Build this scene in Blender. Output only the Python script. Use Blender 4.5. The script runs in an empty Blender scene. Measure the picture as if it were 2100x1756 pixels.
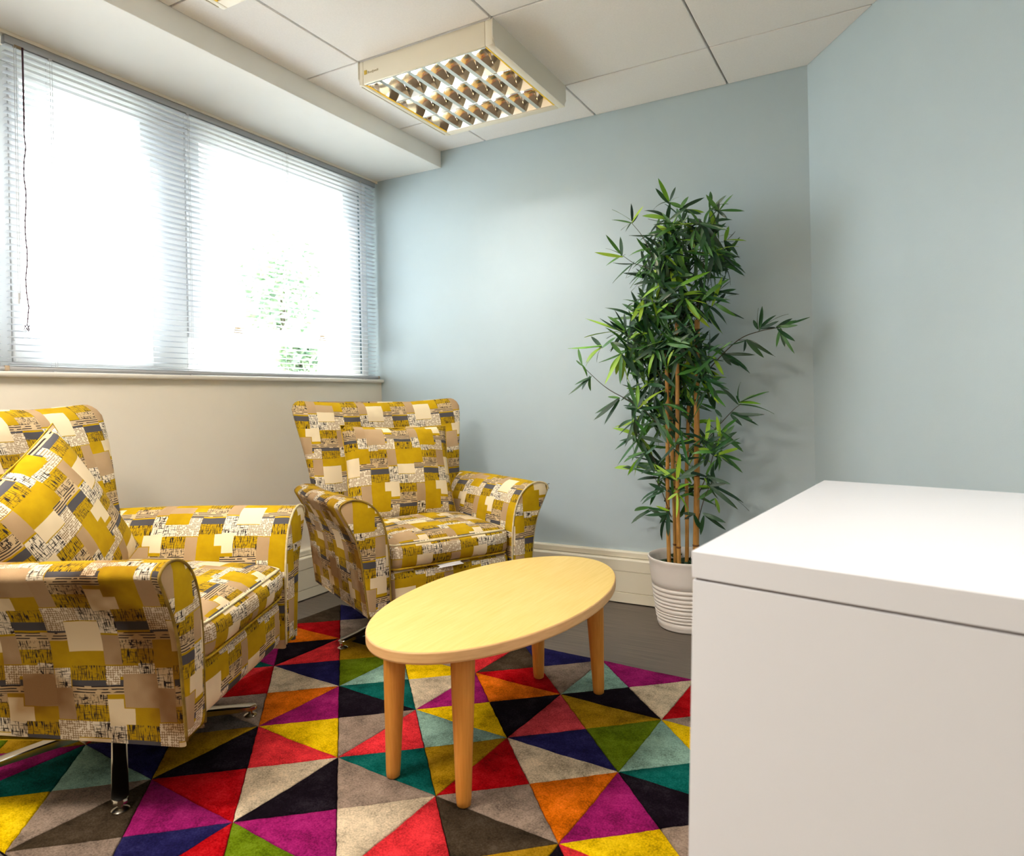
import bpy, bmesh, math, random
from mathutils import Vector, Matrix, noise as mnoise
random.seed(7)
C = bpy.context.scene.collection
PI = math.pi
# ------------------------------------------------------------------ camera
F_PX, PY0 = 1395.04, 817.18
YAW, ROLL = -0.5074, -0.0196
CAM = Vector((1.7802, -2.0262, 0.9438))
FW = Vector((math.sin(YAW), math.cos(YAW), 0))
R0 = Vector((math.cos(YAW), -math.sin(YAW), 0)); U0 = Vector((0, 0, 1))
RT = math.cos(ROLL) * R0 + math.sin(ROLL) * U0
UP = -math.sin(ROLL) * R0 + math.cos(ROLL) * U0
cd = bpy.data.cameras.new('camera'); cam = bpy.data.objects.new('camera', cd); C.objects.link(cam)
M3 = Matrix((RT, UP, -FW)).transposed()
cam.matrix_world = Matrix.Translation(CAM) @ M3.to_4x4()
cd.sensor_width = 36; cd.lens = 36 * F_PX / 2100
cd.shift_y = -60.82 / 2100
cd.clip_start = 0.05
cd.dof.use_dof = True; cd.dof.focus_distance = 2.3; cd.dof.aperture_fstop = 5.0
bpy.context.scene.camera = cam
# ------------------------------------------------------------------ world, lights, exposure
sc = bpy.context.scene
sc.view_settings.view_transform = 'Standard'; sc.view_settings.look = 'None'
sc.view_settings.exposure = 0.50; sc.view_settings.gamma = 1.0
sc.view_settings.use_curve_mapping = False
w = bpy.data.worlds.new('world'); sc.world = w; w.use_nodes = True
bg = w.node_tree.nodes['Background']
bg.inputs[0].default_value = (0.93, 0.965, 1.0, 1); bg.inputs[1].default_value = 7
ZH = 2.2574           # ceiling
ZB = 2.171            # underside of the bulkhead
YW = 0.950            # back wall
XW = -0.709           # window wall
def area_light(name, loc, sx, sy, power, color, rot=(0, 0, 0), portal=False):
    l = bpy.data.lights.new(name, 'AREA'); l.shape = 'RECTANGLE'; l.size = sx; l.size_y = sy
    l.energy = power; l.color = color
    if portal: l.cycles.is_portal = True
    o = bpy.data.objects.new(name, l); o.location = loc; o.rotation_euler = rot; C.objects.link(o); return o
area_light('window_portal', (-0.90, -0.42, 1.62), 2.74, 1.1, 1, (1, 1, 1), (0, -PI / 2, 0), True).rotation_euler = (PI/2, 0, -PI/2)
sl = bpy.data.lights.new('sun', 'SUN'); sl.energy = 22.0; sl.color = (1.0, 0.97, 0.93); sl.angle = math.radians(3)
so = bpy.data.objects.new('sun', sl); so.rotation_euler = Vector((-0.50, -0.18, 0.85)).to_track_quat('Z', 'Y').to_euler(); so.location = (-4, -1, 7); C.objects.link(so)
WARM = (1.0, 0.93, 0.83)
# unseen fill lights added at ceiling height to brighten walls, cabinet and ceiling
for (lx, ly, lp, ls) in ((2.0, -1.15, 6, 125), (0.1, -1.9, 35, 160), (1.5, -3.3, 12, 150), (3.3, -3.3, 8, 165)):
    area_light('fill_light', (lx, ly, ZH - 0.095), 0.52, 0.52, lp, WARM).data.spread = math.radians(ls)

# ------------------------------------------------------------------ helpers
def ray(x, y): return FW + (x - 1050) / F_PX * RT - (y - PY0) / F_PX * UP
def hity(x, y, Y): d = ray(x, y); return CAM + d * ((Y - CAM.y) / d.y)
def hitz(x, y, z): d = ray(x, y); return CAM + d * ((z - CAM.z) / d.z)
def lin(c):
    return tuple(((v / 255) / 12.92 if v / 255 <= 0.04045 else ((v / 255 + 0.055) / 1.055) ** 2.4) for v in c)
class NT:
    def __init__(s, name):
        s.m = bpy.data.materials.new(name); s.m.use_nodes = True; s.t = s.m.node_tree
        s.b = s.t.nodes['Principled BSDF']; s.out = s.t.nodes['Material Output']
    def n(s, kind, **kw):
        nd = s.t.nodes.new(kind)
        for k, v in kw.items(): setattr(nd, k, v)
        return nd
    def l(s, a, b): s.t.links.new(a, b)
    def math(s, op, a, b=None, c=None, clamp=False):
        nd = s.t.nodes.new('ShaderNodeMath'); nd.operation = op; nd.use_clamp = clamp
        for i, v in enumerate((a, b, c)):
            if v is None: continue
            if isinstance(v, (int, float)): nd.inputs[i].default_value = v
            else: s.l(v, nd.inputs[i])
        return nd.outputs[0]
    def mix(s, f, a, b):
        nd = s.t.nodes.new('ShaderNodeMix'); nd.data_type = 'RGBA'
        for sock, v in ((nd.inputs['Factor'], f), (nd.inputs['A'], a), (nd.inputs['B'], b)):
            pass
        ins = [i for i in nd.inputs if i.enabled]
        for i, v in zip(ins, (f, a, b)):
            if isinstance(v, (int, float)): i.default_value = v
            elif isinstance(v, tuple): i.default_value = (*v[:3], 1)
            else: s.l(v, i)
        return [o for o in nd.outputs if o.enabled][0]
    def noise(s, vec, scale, detail=2, rough=0.5, dims='3D'):
        nd = s.n('ShaderNodeTexNoise'); nd.noise_dimensions = dims
        nd.inputs['Scale'].default_value = scale; nd.inputs['Detail'].default_value = detail
        nd.inputs['Roughness'].default_value = rough
        if vec is not None: s.l(vec, nd.inputs['Vector'])
        return nd.outputs[0]
    def bump(s, h, strength, dist=0.002):
        b = s.n('ShaderNodeBump'); b.inputs['Strength'].default_value = strength; b.inputs['Distance'].default_value = dist
        s.l(h, b.inputs['Height']); s.l(b.outputs[0], s.b.inputs['Normal']); return b
    def ramp(s, f, stops):
        r = s.n('ShaderNodeValToRGB'); e = r.color_ramp.elements
        e[0].position, e[0].color = stops[0][0], (*stops[0][1], 1); e[1].position, e[1].color = stops[-1][0], (*stops[-1][1], 1)
        for p, c in stops[1:-1]:
            k = e.new(p); k.color = (*c, 1)
        s.l(f, r.inputs[0]); return r.outputs[0]
    def objc(s): return s.n('ShaderNodeTexCoord').outputs['Object']
def simple(name, col, rough=0.5, metal=0.0, var=0.0, vscale=6, bump=0, bscale=80, spec=0.5, coat=0):
    t = NT(name); c = lin(col)
    t.b.inputs['Roughness'].default_value = rough; t.b.inputs['Metallic'].default_value = metal
    t.b.inputs['Specular IOR Level'].default_value = spec
    t.b.inputs['Coat Weight'].default_value = coat
    if var:
        f = t.noise(t.objc(), vscale, 4, 0.6)
        d = tuple(v * (1 - var) for v in c); h = tuple(min(1, v * (1 + var)) for v in c)
        t.l(t.ramp(f, [(0.3, d), (0.7, h)]), t.b.inputs['Base Color'])
    else: t.b.inputs['Base Color'].default_value = (*c, 1)
    if bump: t.bump(t.noise(t.objc(), bscale, 3), bump)
    return t.m
def link(name, me, mat=None, parent=None, kind=None):
    o = bpy.data.objects.new(name, me); C.objects.link(o)
    if mat is not None:
        if not me.materials: me.materials.append(mat)
    if parent is not None: o.parent = parent
    if kind: o['kind'] = kind
    return o
def tag(o, label, cat, group=None):
    o['label'] = label; o['category'] = cat
    if group: o['group'] = group
    return o
def empty(name, loc, rz=0, label=None, cat=None, group=None, kind=None):
    o = bpy.data.objects.new(name, None); C.objects.link(o); o.location = loc; o.rotation_euler = (0, 0, rz)
    o.empty_display_size = 0.1
    if label: tag(o, label, cat, group)
    if kind: o['kind'] = kind
    return o
class MB:
    """collects vertices and faces (with optional uv) for one mesh"""
    def __init__(s): s.v = []; s.f = []; s.uv = []; s.anyuv = False
    def add(s, vs, fs, uvs=None):
        k = len(s.v); s.v += [tuple(p) for p in vs]
        for i, f in enumerate(fs):
            s.f.append([a + k for a in f])
            if uvs: s.uv.append(uvs[i]); s.anyuv = True
            else: s.uv.append([(0, 0)] * len(f))
        return s
    def box(s, a, b):
        x0, y0, z0 = a; x1, y1, z1 = b
        if x0 > x1: x0, x1 = x1, x0
        if y0 > y1: y0, y1 = y1, y0
        if z0 > z1: z0, z1 = z1, z0
        vs = [(x0, y0, z0), (x1, y0, z0), (x1, y1, z0), (x0, y1, z0), (x0, y0, z1), (x1, y0, z1), (x1, y1, z1), (x0, y1, z1)]
        return s.add(vs, [(0, 3, 2, 1), (4, 5, 6, 7), (0, 1, 5, 4), (1, 2, 6, 5), (2, 3, 7, 6), (3, 0, 4, 7)])
    def prism(s, poly, z0, z1):
        n = len(poly)
        ar = sum(poly[i][0] * poly[(i + 1) % n][1] - poly[(i + 1) % n][0] * poly[i][1] for i in range(n))
        if ar < 0: poly = poly[::-1]
        vs = [(x, y, z0) for x, y in poly] + [(x, y, z1) for x, y in poly]
        fs = [list(range(n))[::-1], list(range(n, 2 * n))] + [(i, (i + 1) % n, n + (i + 1) % n, n + i) for i in range(n)]
        return s.add(vs, fs)
    def grid(s, rows, uvrows=None, close=False, capa=False, capb=False):
        nr, nc = len(rows), len(rows[0]); vs = [p for r in rows for p in r]; fs = []; uv = []
        for i in range(nr - 1):
            for j in range(nc if close else nc - 1):
                j2 = (j + 1) % nc
                fs.append((i * nc + j, i * nc + j2, (i + 1) * nc + j2, (i + 1) * nc + j))
                if uvrows:
                    J = j + 1
                    uv.append([uvrows[i][j], uvrows[i][J], uvrows[i + 1][J], uvrows[i + 1][j]])
        if capa: fs.append(list(range(nc))[::-1]); uv.append([(0, 0)] * nc)
        if capb: fs.append([(nr - 1) * nc + j for j in range(nc)]); uv.append([(0, 0)] * nc)
        return s.add(vs, fs, uv if uvrows else None)
    def tube(s, pts, r, n=8, cap=True, rr=None):
        pts = [Vector(p) for p in pts]; rows = []; prev = None
        for i, p in enumerate(pts):
            t = (pts[min(i + 1, len(pts) - 1)] - pts[max(i - 1, 0)]).normalized()
            if prev is None:
                a = Vector((0, 0, 1)) if abs(t.z) < 0.9 else Vector((1, 0, 0)); prev = t.cross(a).normalized()
            x = (prev - t * prev.dot(t)).normalized(); y = t.cross(x); prev = x
            q = rr[i] if rr else r
            rows.append([p + q * (math.cos(2 * PI * k / n) * x + math.sin(2 * PI * k / n) * y) for k in range(n)])
        return s.grid(rows, close=True, capa=cap, capb=cap)
    def lathe(s, prof, c=(0, 0, 0), n=32, capa=False, capb=False):
        rows = [[(c[0] + r * math.cos(2 * PI * k / n), c[1] + r * math.sin(2 * PI * k / n), c[2] + z) for k in range(n)] for r, z in prof]
        return s.grid(rows, close=True, capa=capa, capb=capb)
    def mesh(s, name, smooth=False, bevel=0, seg=2, angle=None):
        me = bpy.data.meshes.new(name); me.from_pydata(s.v, [], s.f)
        if s.anyuv:
            ul = me.uv_layers.new(name='UVMap'); k = 0
            for fi, f in enumerate(s.f):
                for q in s.uv[fi]:
                    ul.data[k].uv = q; k += 1
        bm = bmesh.new(); bm.from_mesh(me)
        bmesh.ops.recalc_face_normals(bm, faces=bm.faces)
        if bevel:
            es = [e for e in bm.edges if len(e.link_faces) == 2 and e.calc_face_angle(0) > 0.5]
            bmesh.ops.bevel(bm, geom=es, offset=bevel, segments=seg, affect='EDGES', profile=0.5)
        bm.to_mesh(me); bm.free()
        if smooth:
            me.polygons.foreach_set('use_smooth', [True] * len(me.polygons))
            if angle: me.set_sharp_from_angle(angle=angle)
        return me
    def obj(s, name, mat, parent=None, smooth=False, bevel=0, seg=2, angle=None, kind=None):
        return link(name, s.mesh(name, smooth, bevel, seg, angle), mat, parent, kind)
def box(name, a, b, mat, parent=None, bevel=0, kind=None):
    return MB().box(a, b).obj(name, mat, parent, bevel=bevel, kind=kind)
def clip_poly(poly, p, n):
    out = []
    for i in range(len(poly)):
        a, b = poly[i], poly[(i + 1) % len(poly)]
        da = (a[0] - p[0]) * n[0] + (a[1] - p[1]) * n[1]; db = (b[0] - p[0]) * n[0] + (b[1] - p[1]) * n[1]
        if da >= 0: out.append(a)
        if (da >= 0) != (db >= 0):
            t = da / (da - db); out.append((a[0] + t * (b[0] - a[0]), a[1] + t * (b[1] - a[1])))
    return out
def catmull(pts, m):
    """resample an open polyline smoothly"""
    P = [Vector(p) for p in pts]; P = [2 * P[0] - P[1]] + P + [2 * P[-1] - P[-2]]; out = []
    for i in range(1, len(P) - 2):
        for k in range(m):
            t = k / m; a, b, c, d = P[i - 1], P[i], P[i + 1], P[i + 2]
            out.append(0.5 * ((2 * b) + (c - a) * t + (2 * a - 5 * b + 4 * c - d) * t * t + (3 * b - a - 3 * c + d) * t ** 3))
    out.append(P[-2]); return out

# ------------------------------------------------------------------ materials
M_BLUE = simple('blue_wall_paint', (189, 204, 210), 0.6, var=0.02, vscale=3, bump=0.12, bscale=300, spec=0.35)
M_WHITEWALL = simple('cream_wall_paint', (242, 233, 216), 0.65, var=0.02, vscale=3, bump=0.1, bscale=260, spec=0.3)
M_BULK = simple('white_bulkhead_paint', (248, 246, 240), 0.6, var=0.01, spec=0.3)
M_TILE = simple('ceiling_tile_white', (250, 246, 242), 0.9, var=0.025, vscale=160, bump=0.25, bscale=500, spec=0.1)
M_GRID = simple('ceiling_grid_metal', (214, 208, 200), 0.6)
M_TRUNK = simple('cream_pvc', (236, 228, 206), 0.4)
M_SILL = simple('sill_gloss', (226, 220, 208), 0.35)
M_PVC = simple('window_white_pvc', (248, 249, 250), 0.3)
M_SLAT = None
M_RAIL = simple('blind_rail_grey', (176, 178, 182), 0.35, metal=0.3)
M_CORD = simple('blind_cord', (205, 205, 208), 0.8)
M_CORDD = simple('purple_brown_cord', (70, 40, 56), 0.8)
M_BRASS = simple('latch_bronze', (150, 128, 100), 0.4, metal=0.5)
M_STRIP = simple('blue_grey_strip', (140, 160, 168), 0.6)
M_CAB = simple('cabinet_white_laminate', (228, 228, 233), 0.32, var=0.006, vscale=2, spec=0.4)
M_DARK = simple('dark_gap', (120, 108, 102), 0.8)
M_CHROME = simple('worn_chrome', (190, 184, 172), 0.18, metal=1.0)
M_UNDER = simple('black_underlining', (22, 20, 20), 0.95)
M_PIPE_Y = simple('mustard_piping', (186, 150, 20), 0.9, var=0.25, vscale=60)
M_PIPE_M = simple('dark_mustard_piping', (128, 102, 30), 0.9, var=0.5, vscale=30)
M_PIPE_G = simple('grey_piping', (88, 80, 72), 0.9, var=0.3, vscale=60)
M_PIPE_C = simple('cream_piping', (205, 190, 150), 0.9, var=0.25, vscale=60)
M_PAPER = simple('white_care_label', (225, 222, 222), 0.8)
M_POT = simple('pot_glazed_white', (236, 227, 219), 0.38)
M_MOSS = simple('moss_green', (30, 58, 26), 0.95, var=0.5, vscale=60, bump=1, bscale=90)
M_TWIG = simple('twig_brown', (70, 62, 44), 0.8)
M_AMBER = simple('amber_gasket', (255, 208, 40), 0.5)
M_HOUS = simple('luminaire_enamel', (248, 238, 216), 0.35)
M_ENDC = simple('luminaire_end_cap', (234, 226, 210), 0.4)
M_ALU = simple('louvre_aluminium', (226, 218, 204), 0.10, metal=1.0)
t = NT('blind_slat_white'); t.b.inputs['Base Color'].default_value = (*lin((226, 231, 238)), 1); t.b.inputs['Roughness'].default_value = 0.4
tl = t.n('ShaderNodeBsdfTranslucent'); tl.inputs[0].default_value = (*lin((232, 238, 244)), 1)
mx = t.n('ShaderNodeMixShader'); mx.inputs[0].default_value = .04; t.l(t.b.outputs[0], mx.inputs[1]); t.l(tl.outputs[0], mx.inputs[2]); t.l(mx.outputs[0], t.out.inputs[0])
M_SLAT = t.m
t = NT('tube_glow'); t.b.inputs['Emission Color'].default_value = (1.0, 0.93, 0.88, 1); t.b.inputs['Emission Strength'].default_value = 80
t.b.inputs['Base Color'].default_value = (1, 1, 1, 1); M_TUBE = t.m
# window glass: thin clear pane
t = NT('clear_glass'); t.t.nodes.remove(t.b)
tr = t.n('ShaderNodeBsdfTransparent'); tr.inputs[0].default_value = (0.95, 0.98, 0.97, 1)
gl = t.n('ShaderNodeBsdfGlossy'); gl.inputs['Roughness'].default_value = 0.02
lw = t.n('ShaderNodeFresnel'); lw.inputs[0].default_value = 1.3
mx = t.n('ShaderNodeMixShader'); gn = t.n('ShaderNodeNewGeometry'); t.l(t.math('MULTIPLY', lw.outputs[0], t.math('SUBTRACT', 1.0, gn.outputs['Backfacing'])), mx.inputs[0]); t.l(tr.outputs[0], mx.inputs[1]); t.l(gl.outputs[0], mx.inputs[2]); t.l(mx.outputs[0], t.out.inputs[0])
M_GLASS = t.m
# vinyl floor: fine streaks along x
t = NT('grey_brown_vinyl'); mp = t.n('ShaderNodeMapping'); t.l(t.objc(), mp.inputs[0]); mp.inputs['Scale'].default_value = (1.2, 110, 1)
f1 = t.noise(mp.outputs[0], 3.0, 3, 0.7); f2 = t.noise(t.objc(), 3, 4, 0.6)
c = t.ramp(f1, [(0.32, lin((66, 58, 50))), (0.5, lin((98, 88, 77))), (0.68, lin((124, 113, 99)))])
c = t.mix(t.math('MULTIPLY', f2, 0.35), c, lin((84, 74, 64)))
t.l(c, t.b.inputs['Base Color']); t.b.inputs['Roughness'].default_value = 0.5; t.bump(f1, 0.2, 0.001); M_FLOOR = t.m
# woods
def wood(name, c0, c1, scale=(2, 40, 40), rough=0.5):
    t = NT(name); mp = t.n('ShaderNodeMapping'); t.l(t.objc(), mp.inputs[0]); mp.inputs['Scale'].default_value = scale
    f = t.noise(mp.outputs[0], 3, 4, 0.6); g = t.noise(t.objc(), 4, 2)
    c = t.ramp(t.math('ADD', t.math('MULTIPLY', f, 0.7), t.math('MULTIPLY', g, 0.3)), [(0.35, lin(c0)), (0.65, lin(c1))])
    t.l(c, t.b.inputs['Base Color']); t.b.inputs['Roughness'].default_value = rough; t.bump(f, 0.06, 0.0005); return t.m
M_MAPLE = wood('maple_laminate', (220, 186, 100), (230, 199, 120), (40, 2.2, 10))
M_EDGE = wood('beech_edge', (206, 160, 106), (222, 178, 124), (6, 6, 60))
M_LEG = wood('orange_beech', (190, 122, 42), (210, 144, 62), (60, 60, 3))
M_CANE = wood('bamboo_cane', (160, 108, 40), (206, 152, 78), (60, 60, 6), 0.5)
M_NODE = simple('cane_node_brown', (112, 70, 28), 0.7)
def leafmat(name, col, col2):
    t = NT(name); gi = t.n('ShaderNodeNewGeometry'); oi = t.n('ShaderNodeObjectInfo')
    r = t.math('FRACT', t.math('ADD', gi.outputs['Random Per Island'], oi.outputs['Random']))
    t.l(t.mix(r, lin(col), lin(col2)), t.b.inputs['Base Color'])
    t.b.inputs['Roughness'].default_value = 0.45; t.b.inputs['Subsurface Weight'].default_value = 0
    return t.m
M_LEAF = [leafmat('leaf_dark_green', (14, 50, 30), (30, 78, 34)), leafmat('leaf_mid_green', (36, 92, 30), (66, 118, 36)), leafmat('leaf_lime_green', (98, 160, 24), (158, 190, 50))]

# patchwork print of the armchair fabric -------------------------------------
def fabric(name, dirt_shade=0.25):
    t = NT(name); uvn = t.n('ShaderNodeUVMap'); uvn.uv_map = 'UVMap'; uv = uvn.outputs[0]
    wob = t.n('ShaderNodeTexNoise'); wob.inputs['Scale'].default_value = 9; t.l(uv, wob.inputs['Vector'])
    sub = t.n('ShaderNodeVectorMath', operation='SUBTRACT'); t.l(wob.outputs['Color'], sub.inputs[0]); sub.inputs[1].default_value = (0.5, 0.5, 0.5)
    scl = t.n('ShaderNodeVectorMath', operation='SCALE'); t.l(sub.outputs[0], scl.inputs[0]); scl.inputs['Scale'].default_value = 0.010
    addv = t.n('ShaderNodeVectorMath', operation='ADD'); t.l(uv, addv.inputs[0]); t.l(scl.outputs[0], addv.inputs[1])
    sp = t.n('ShaderNodeSeparateXYZ'); t.l(addv.outputs[0], sp.inputs[0])
    A = t.math('MULTIPLY', sp.outputs[0], -1 / 0.23); B = t.math('MULTIPLY', sp.outputs[1], 1 / 0.275)
    a = t.math('FRACT', A); b = t.math('FRACT', B)
    # (class, a0, a1, b0, b1): 0 mustard 1 cream 2 taupe 3 slate 4 mustard hatch 5 navy hatch 6 brown hatch 7 black bands 8 black dots
    R = [(2, .50, .67, .93, 1.0), (2, .50, .67, 0, .20),
         (7, .67, 1.0, .91, .98), (7, 0, .17, .91, .98),
         (8, .67, 1.0, .98, 1.0), (8, .67, 1.0, 0, .07), (4, .67, 1.0, .07, .22), (3, .67, 1.0, .82, .91), (3, 0, .17, .86, .91),
         (5, 0, .17, .24, .46), (5, .83, 1.0, .21, .34), (6, .49, .83, .21, .34), (6, .49, .67, .33, .43),
         (4, .17, .49, .23, .35), (3, .17, .49, .35, .43), (3, .49, .67, .42, .45),
         (7, .17, .67, .45, .52), (8, .17, .49, .52, .60), (4, .17, .49, .60, .72),
         (2, 0, .17, .48, .73), (4, .67, 1.0, .74, .86), (6, 0, .33, .74, .83), (6, 0, .14, .83, .90),
         (5, .33, .49, .72, .83), (5, .50, .66, .76, .93),
         (1, 0, .155, .02, .24), (1, 0, .26, .10, .24),
         (9, .67, 1.0, .35, .62), (10, .17, .50, .81, 1.0), (10, .17, .50, 0, .09)]
    masks = {}
    for cls, a0, a1, b0, b1 in R:
        ma = t.math('COMPARE', a, (a0 + a1) / 2, (a1 - a0) / 2 + .0005); mb = t.math('COMPARE', b, (b0 + b1) / 2, (b1 - b0) / 2 + .0005)
        m = t.math('MULTIPLY', ma, mb)
        masks[cls] = m if cls not in masks else t.math('MAXIMUM', masks[cls], m)
    # per-tile random for the two accent blocks
    cmb = t.n('ShaderNodeCombineXYZ'); t.l(t.math('FLOOR', A), cmb.inputs[0]); t.l(t.math('FLOOR', t.math('ADD', B, 0.5)), cmb.inputs[1])
    wn = t.n('ShaderNodeTexWhiteNoise'); t.l(cmb.outputs[0], wn.inputs['Vector'])
    CR, MU, TA, SL = lin((236, 218, 182)), lin((206, 160, 8)), lin((182, 154, 118)), lin((80, 78, 82))
    DK = lin((44, 36, 36)); BR = lin((140, 112, 74)); CR2 = lin((236, 224, 200))
    def lines(sx, sy, thr):      # broken thread lines
        mp = t.n('ShaderNodeMapping'); t.l(uv, mp.inputs[0]); mp.inputs['Scale'].default_value = (sx, sy, 1)
        f = t.noise(mp.outputs[0], 1.0, 1, 0.4, '2D'); return t.math('GREATER_THAN', f, thr)
    vl = lines(420, 42, 0.60); hl = lines(42, 440, 0.63)
    vb = t.math('LESS_THAN', t.math('FRACT', t.math('MULTIPLY', sp.outputs[0], 190)), 0.30)
    hb = t.math('LESS_THAN', t.math('FRACT', t.math('MULTIPLY', sp.outputs[1], 190)), 0.30)
    brk = lines(120, 120, 0.40); vbn = t.math('MULTIPLY', t.math('MAXIMUM', vb, hb), brk)
    hb2 = t.math('MULTIPLY', t.math('LESS_THAN', t.math('FRACT', t.math('MULTIPLY', sp.outputs[1], 150)), 0.42), lines(40, 60, 0.40))
    mott = t.noise(uv, 24, 3, 0.6)
    must = t.mix(mott, lin((162, 126, 2)), lin((200, 165, 10)))
    col = must
    col = t.mix(masks[1], col, CR)
    col = t.mix(masks[2], col, t.mix(mott, lin((172, 142, 106)), TA))
    col = t.mix(masks[3], col, SL)
    col = t.mix(masks[4], col, t.mix(t.math('MAXIMUM', vl, t.math('MULTIPLY', hl, 0.6)), must, DK))
    col = t.mix(masks[5], col, t.mix(t.math('MAXIMUM', vl, hl), CR2, DK))
    col = t.mix(masks[6], col, t.mix(vbn, CR2, BR))
    col = t.mix(masks[7], col, t.mix(hb2, lin((204, 178, 138)), DK))
    col = t.mix(masks[8], col, t.mix(t.math('MAXIMUM', t.math('MULTIPLY', vl, brk), t.math('MULTIPLY', hl, brk)), lin((196, 170, 130)), DK))
    wr = wn.outputs[0]
    c9 = t.mix(t.math('GREATER_THAN', wr, 0.66), CR, must); c9 = t.mix(t.math('GREATER_THAN', wr, 0.86), c9, TA)
    col = t.mix(masks[9], col, c9)
    w2 = t.math('FRACT', t.math('MULTIPLY', wr, 7.31))
    c10 = t.mix(t.math('GREATER_THAN', w2, 0.6), must, TA)
    col = t.mix(masks[10], col, c10)
    # wear: brown grime in blotches of its own; high values add even painted shade
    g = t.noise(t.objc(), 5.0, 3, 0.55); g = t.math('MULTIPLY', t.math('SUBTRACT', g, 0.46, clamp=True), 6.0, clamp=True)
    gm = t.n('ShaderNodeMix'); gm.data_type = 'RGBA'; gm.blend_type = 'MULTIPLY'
    ins = [i for i in gm.inputs if i.enabled]; t.l(t.math('ADD', t.math('MULTIPLY', g, dirt_shade * .65), max(0, dirt_shade - .5)), ins[0]); t.l(col, ins[1]); ins[2].default_value = (*lin((150, 120, 80)), 1)
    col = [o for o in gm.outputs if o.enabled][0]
    t.l(col, t.b.inputs['Base Color']); t.b.inputs['Roughness'].default_value = 0.9
    t.b.inputs['Specular IOR Level'].default_value = 0.15
    t.bump(t.noise(uv, 420, 2), 0.35, 0.001)
    return t.m
M_FAB = fabric('patchwork_fabric', 0.35)
M_FAB_WORN_SHADE = fabric('patchwork_fabric_worn_shaded', 0.85)  # worn grime plus the near arm's shade, darkened evenly into the colour
M_FABS = fabric('patchwork_fabric_seat', 0.5)

# ------------------------------------------------------------------ room shell
CORN = (1.512, YW); RD = (0.565, -0.825)          # far corner, direction of the right wall
YR = -4.5; XE = CORN[0] + RD[0] / RD[1] * (YR - YW)
T = 0.12
MB().prism([(XW - .3, YW + .1), (CORN[0] + .05, YW + .1), (XE + .2, YR - .1), (XW - .3, YR - .1)], -0.1, 0).obj('floor', M_FLOOR, kind='structure')
MB().box((-0.90, YW, 0), (CORN[0] + 0.03, YW + T, ZH + .05)).obj('wall_back', M_BLUE, kind='structure')
NR = (0.825, 0.565)
MB().prism([CORN, (XE, YR), (XE + NR[0] * T, YR + NR[1] * T), (CORN[0] + NR[0] * T, CORN[1] + NR[1] * T)], 0, ZH + .05).obj('wall_right', M_BLUE, kind='structure')
MB().box((XW - .2, YR - T, 0), (XE + .2, YR, ZH + .05)).obj('wall_rear', M_WHITEWALL, kind='structure')
wl = MB(); wl.box((XW - .20, YR, 0), (XW, YW, 1.045)); wl.box((XW - .20, YR, 2.160), (XW, YW, ZH + .05)); wl.box((XW - .2, YR, 1.045), (XW, -1.80, 2.160))
wl.obj('wall_window', M_WHITEWALL, kind='structure')
# bulkhead along the window
box('trim_1', (XW, YR, ZB), (-0.276, YW, ZH + .03), M_BULK, bevel=0.002, kind='structure')
# sill
box('trim_2', (XW - .11, -1.80, 1.045), (XW + .022, YW, 1.063), M_SILL, bevel=0.006, kind='structure')
# ceiling: grid and tiles
ceil = MB().prism([(-0.276, YW), (CORN[0], YW), (XE, YR), (-0.276, YR)], ZH + .022, ZH + .10).obj('ceiling', M_GRID, kind='structure')
RN = (-0.825, -0.565)
for i in range(-1, 9):
    for j in range(-9, 2):
        x0, x1, y0, y1 = i * .6, i * .6 + .6, j * .6, j * .6 + .6
        p = [(x0 + .004, y0 + .004), (x1 - .004, y0 + .004), (x1 - .004, y1 - .004), (x0 + .004, y1 - .004)]
        for q, n in (((-.274, 0), (1, 0)), ((0, YW - .002), (0, -1)), (CORN, RN), ((0, YR + .002), (0, 1))):
            if p: p = clip_poly(p, q, n)
        if len(p) < 3: continue
        a = abs(sum(p[k][0] * p[(k + 1) % len(p)][1] - p[(k + 1) % len(p)][0] * p[k][1] for k in range(len(p))) / 2)
        if a < .004: continue
        m = MB().prism(p, ZH, ZH + .021)
        link('ceiling_tile', m.mesh('ceiling_tile', bevel=0.0018, seg=1), M_TILE, ceil)
# trunking and skirting
def trunk(name, along, off, a, b, skip=None):
    """profiled skirting trunking; along 'x' on the back wall or 'y' on the window wall"""
    prof = [(0, .236), (.016, .236), (.020, .230), (.020, .208), (.012, .205), (.036, .2035), (.040, .198), (.040, .150), (.036, .1475), (.038, .145), (.038, .0545), (.034, .0525), (.034, .0505), (.037, .049), (.037, .006), (.030, .004), (0, .004)]
    if along == 'x': rows = [[(s, YW - d, z) for d, z in prof] for s in (a, b)]
    else: rows = [[(XW + d, s, z) for d, z in prof] for s in (a, b)]
    return MB().grid(rows, close=True, capa=True, capb=True).obj(name, M_TRUNK, kind='structure')
trunk('baseboard_back', 'x', 0, XW + .041, CORN[0] - .01)
trunk('baseboard_window', 'y', 0, YR + .01, YW - .001)

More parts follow.
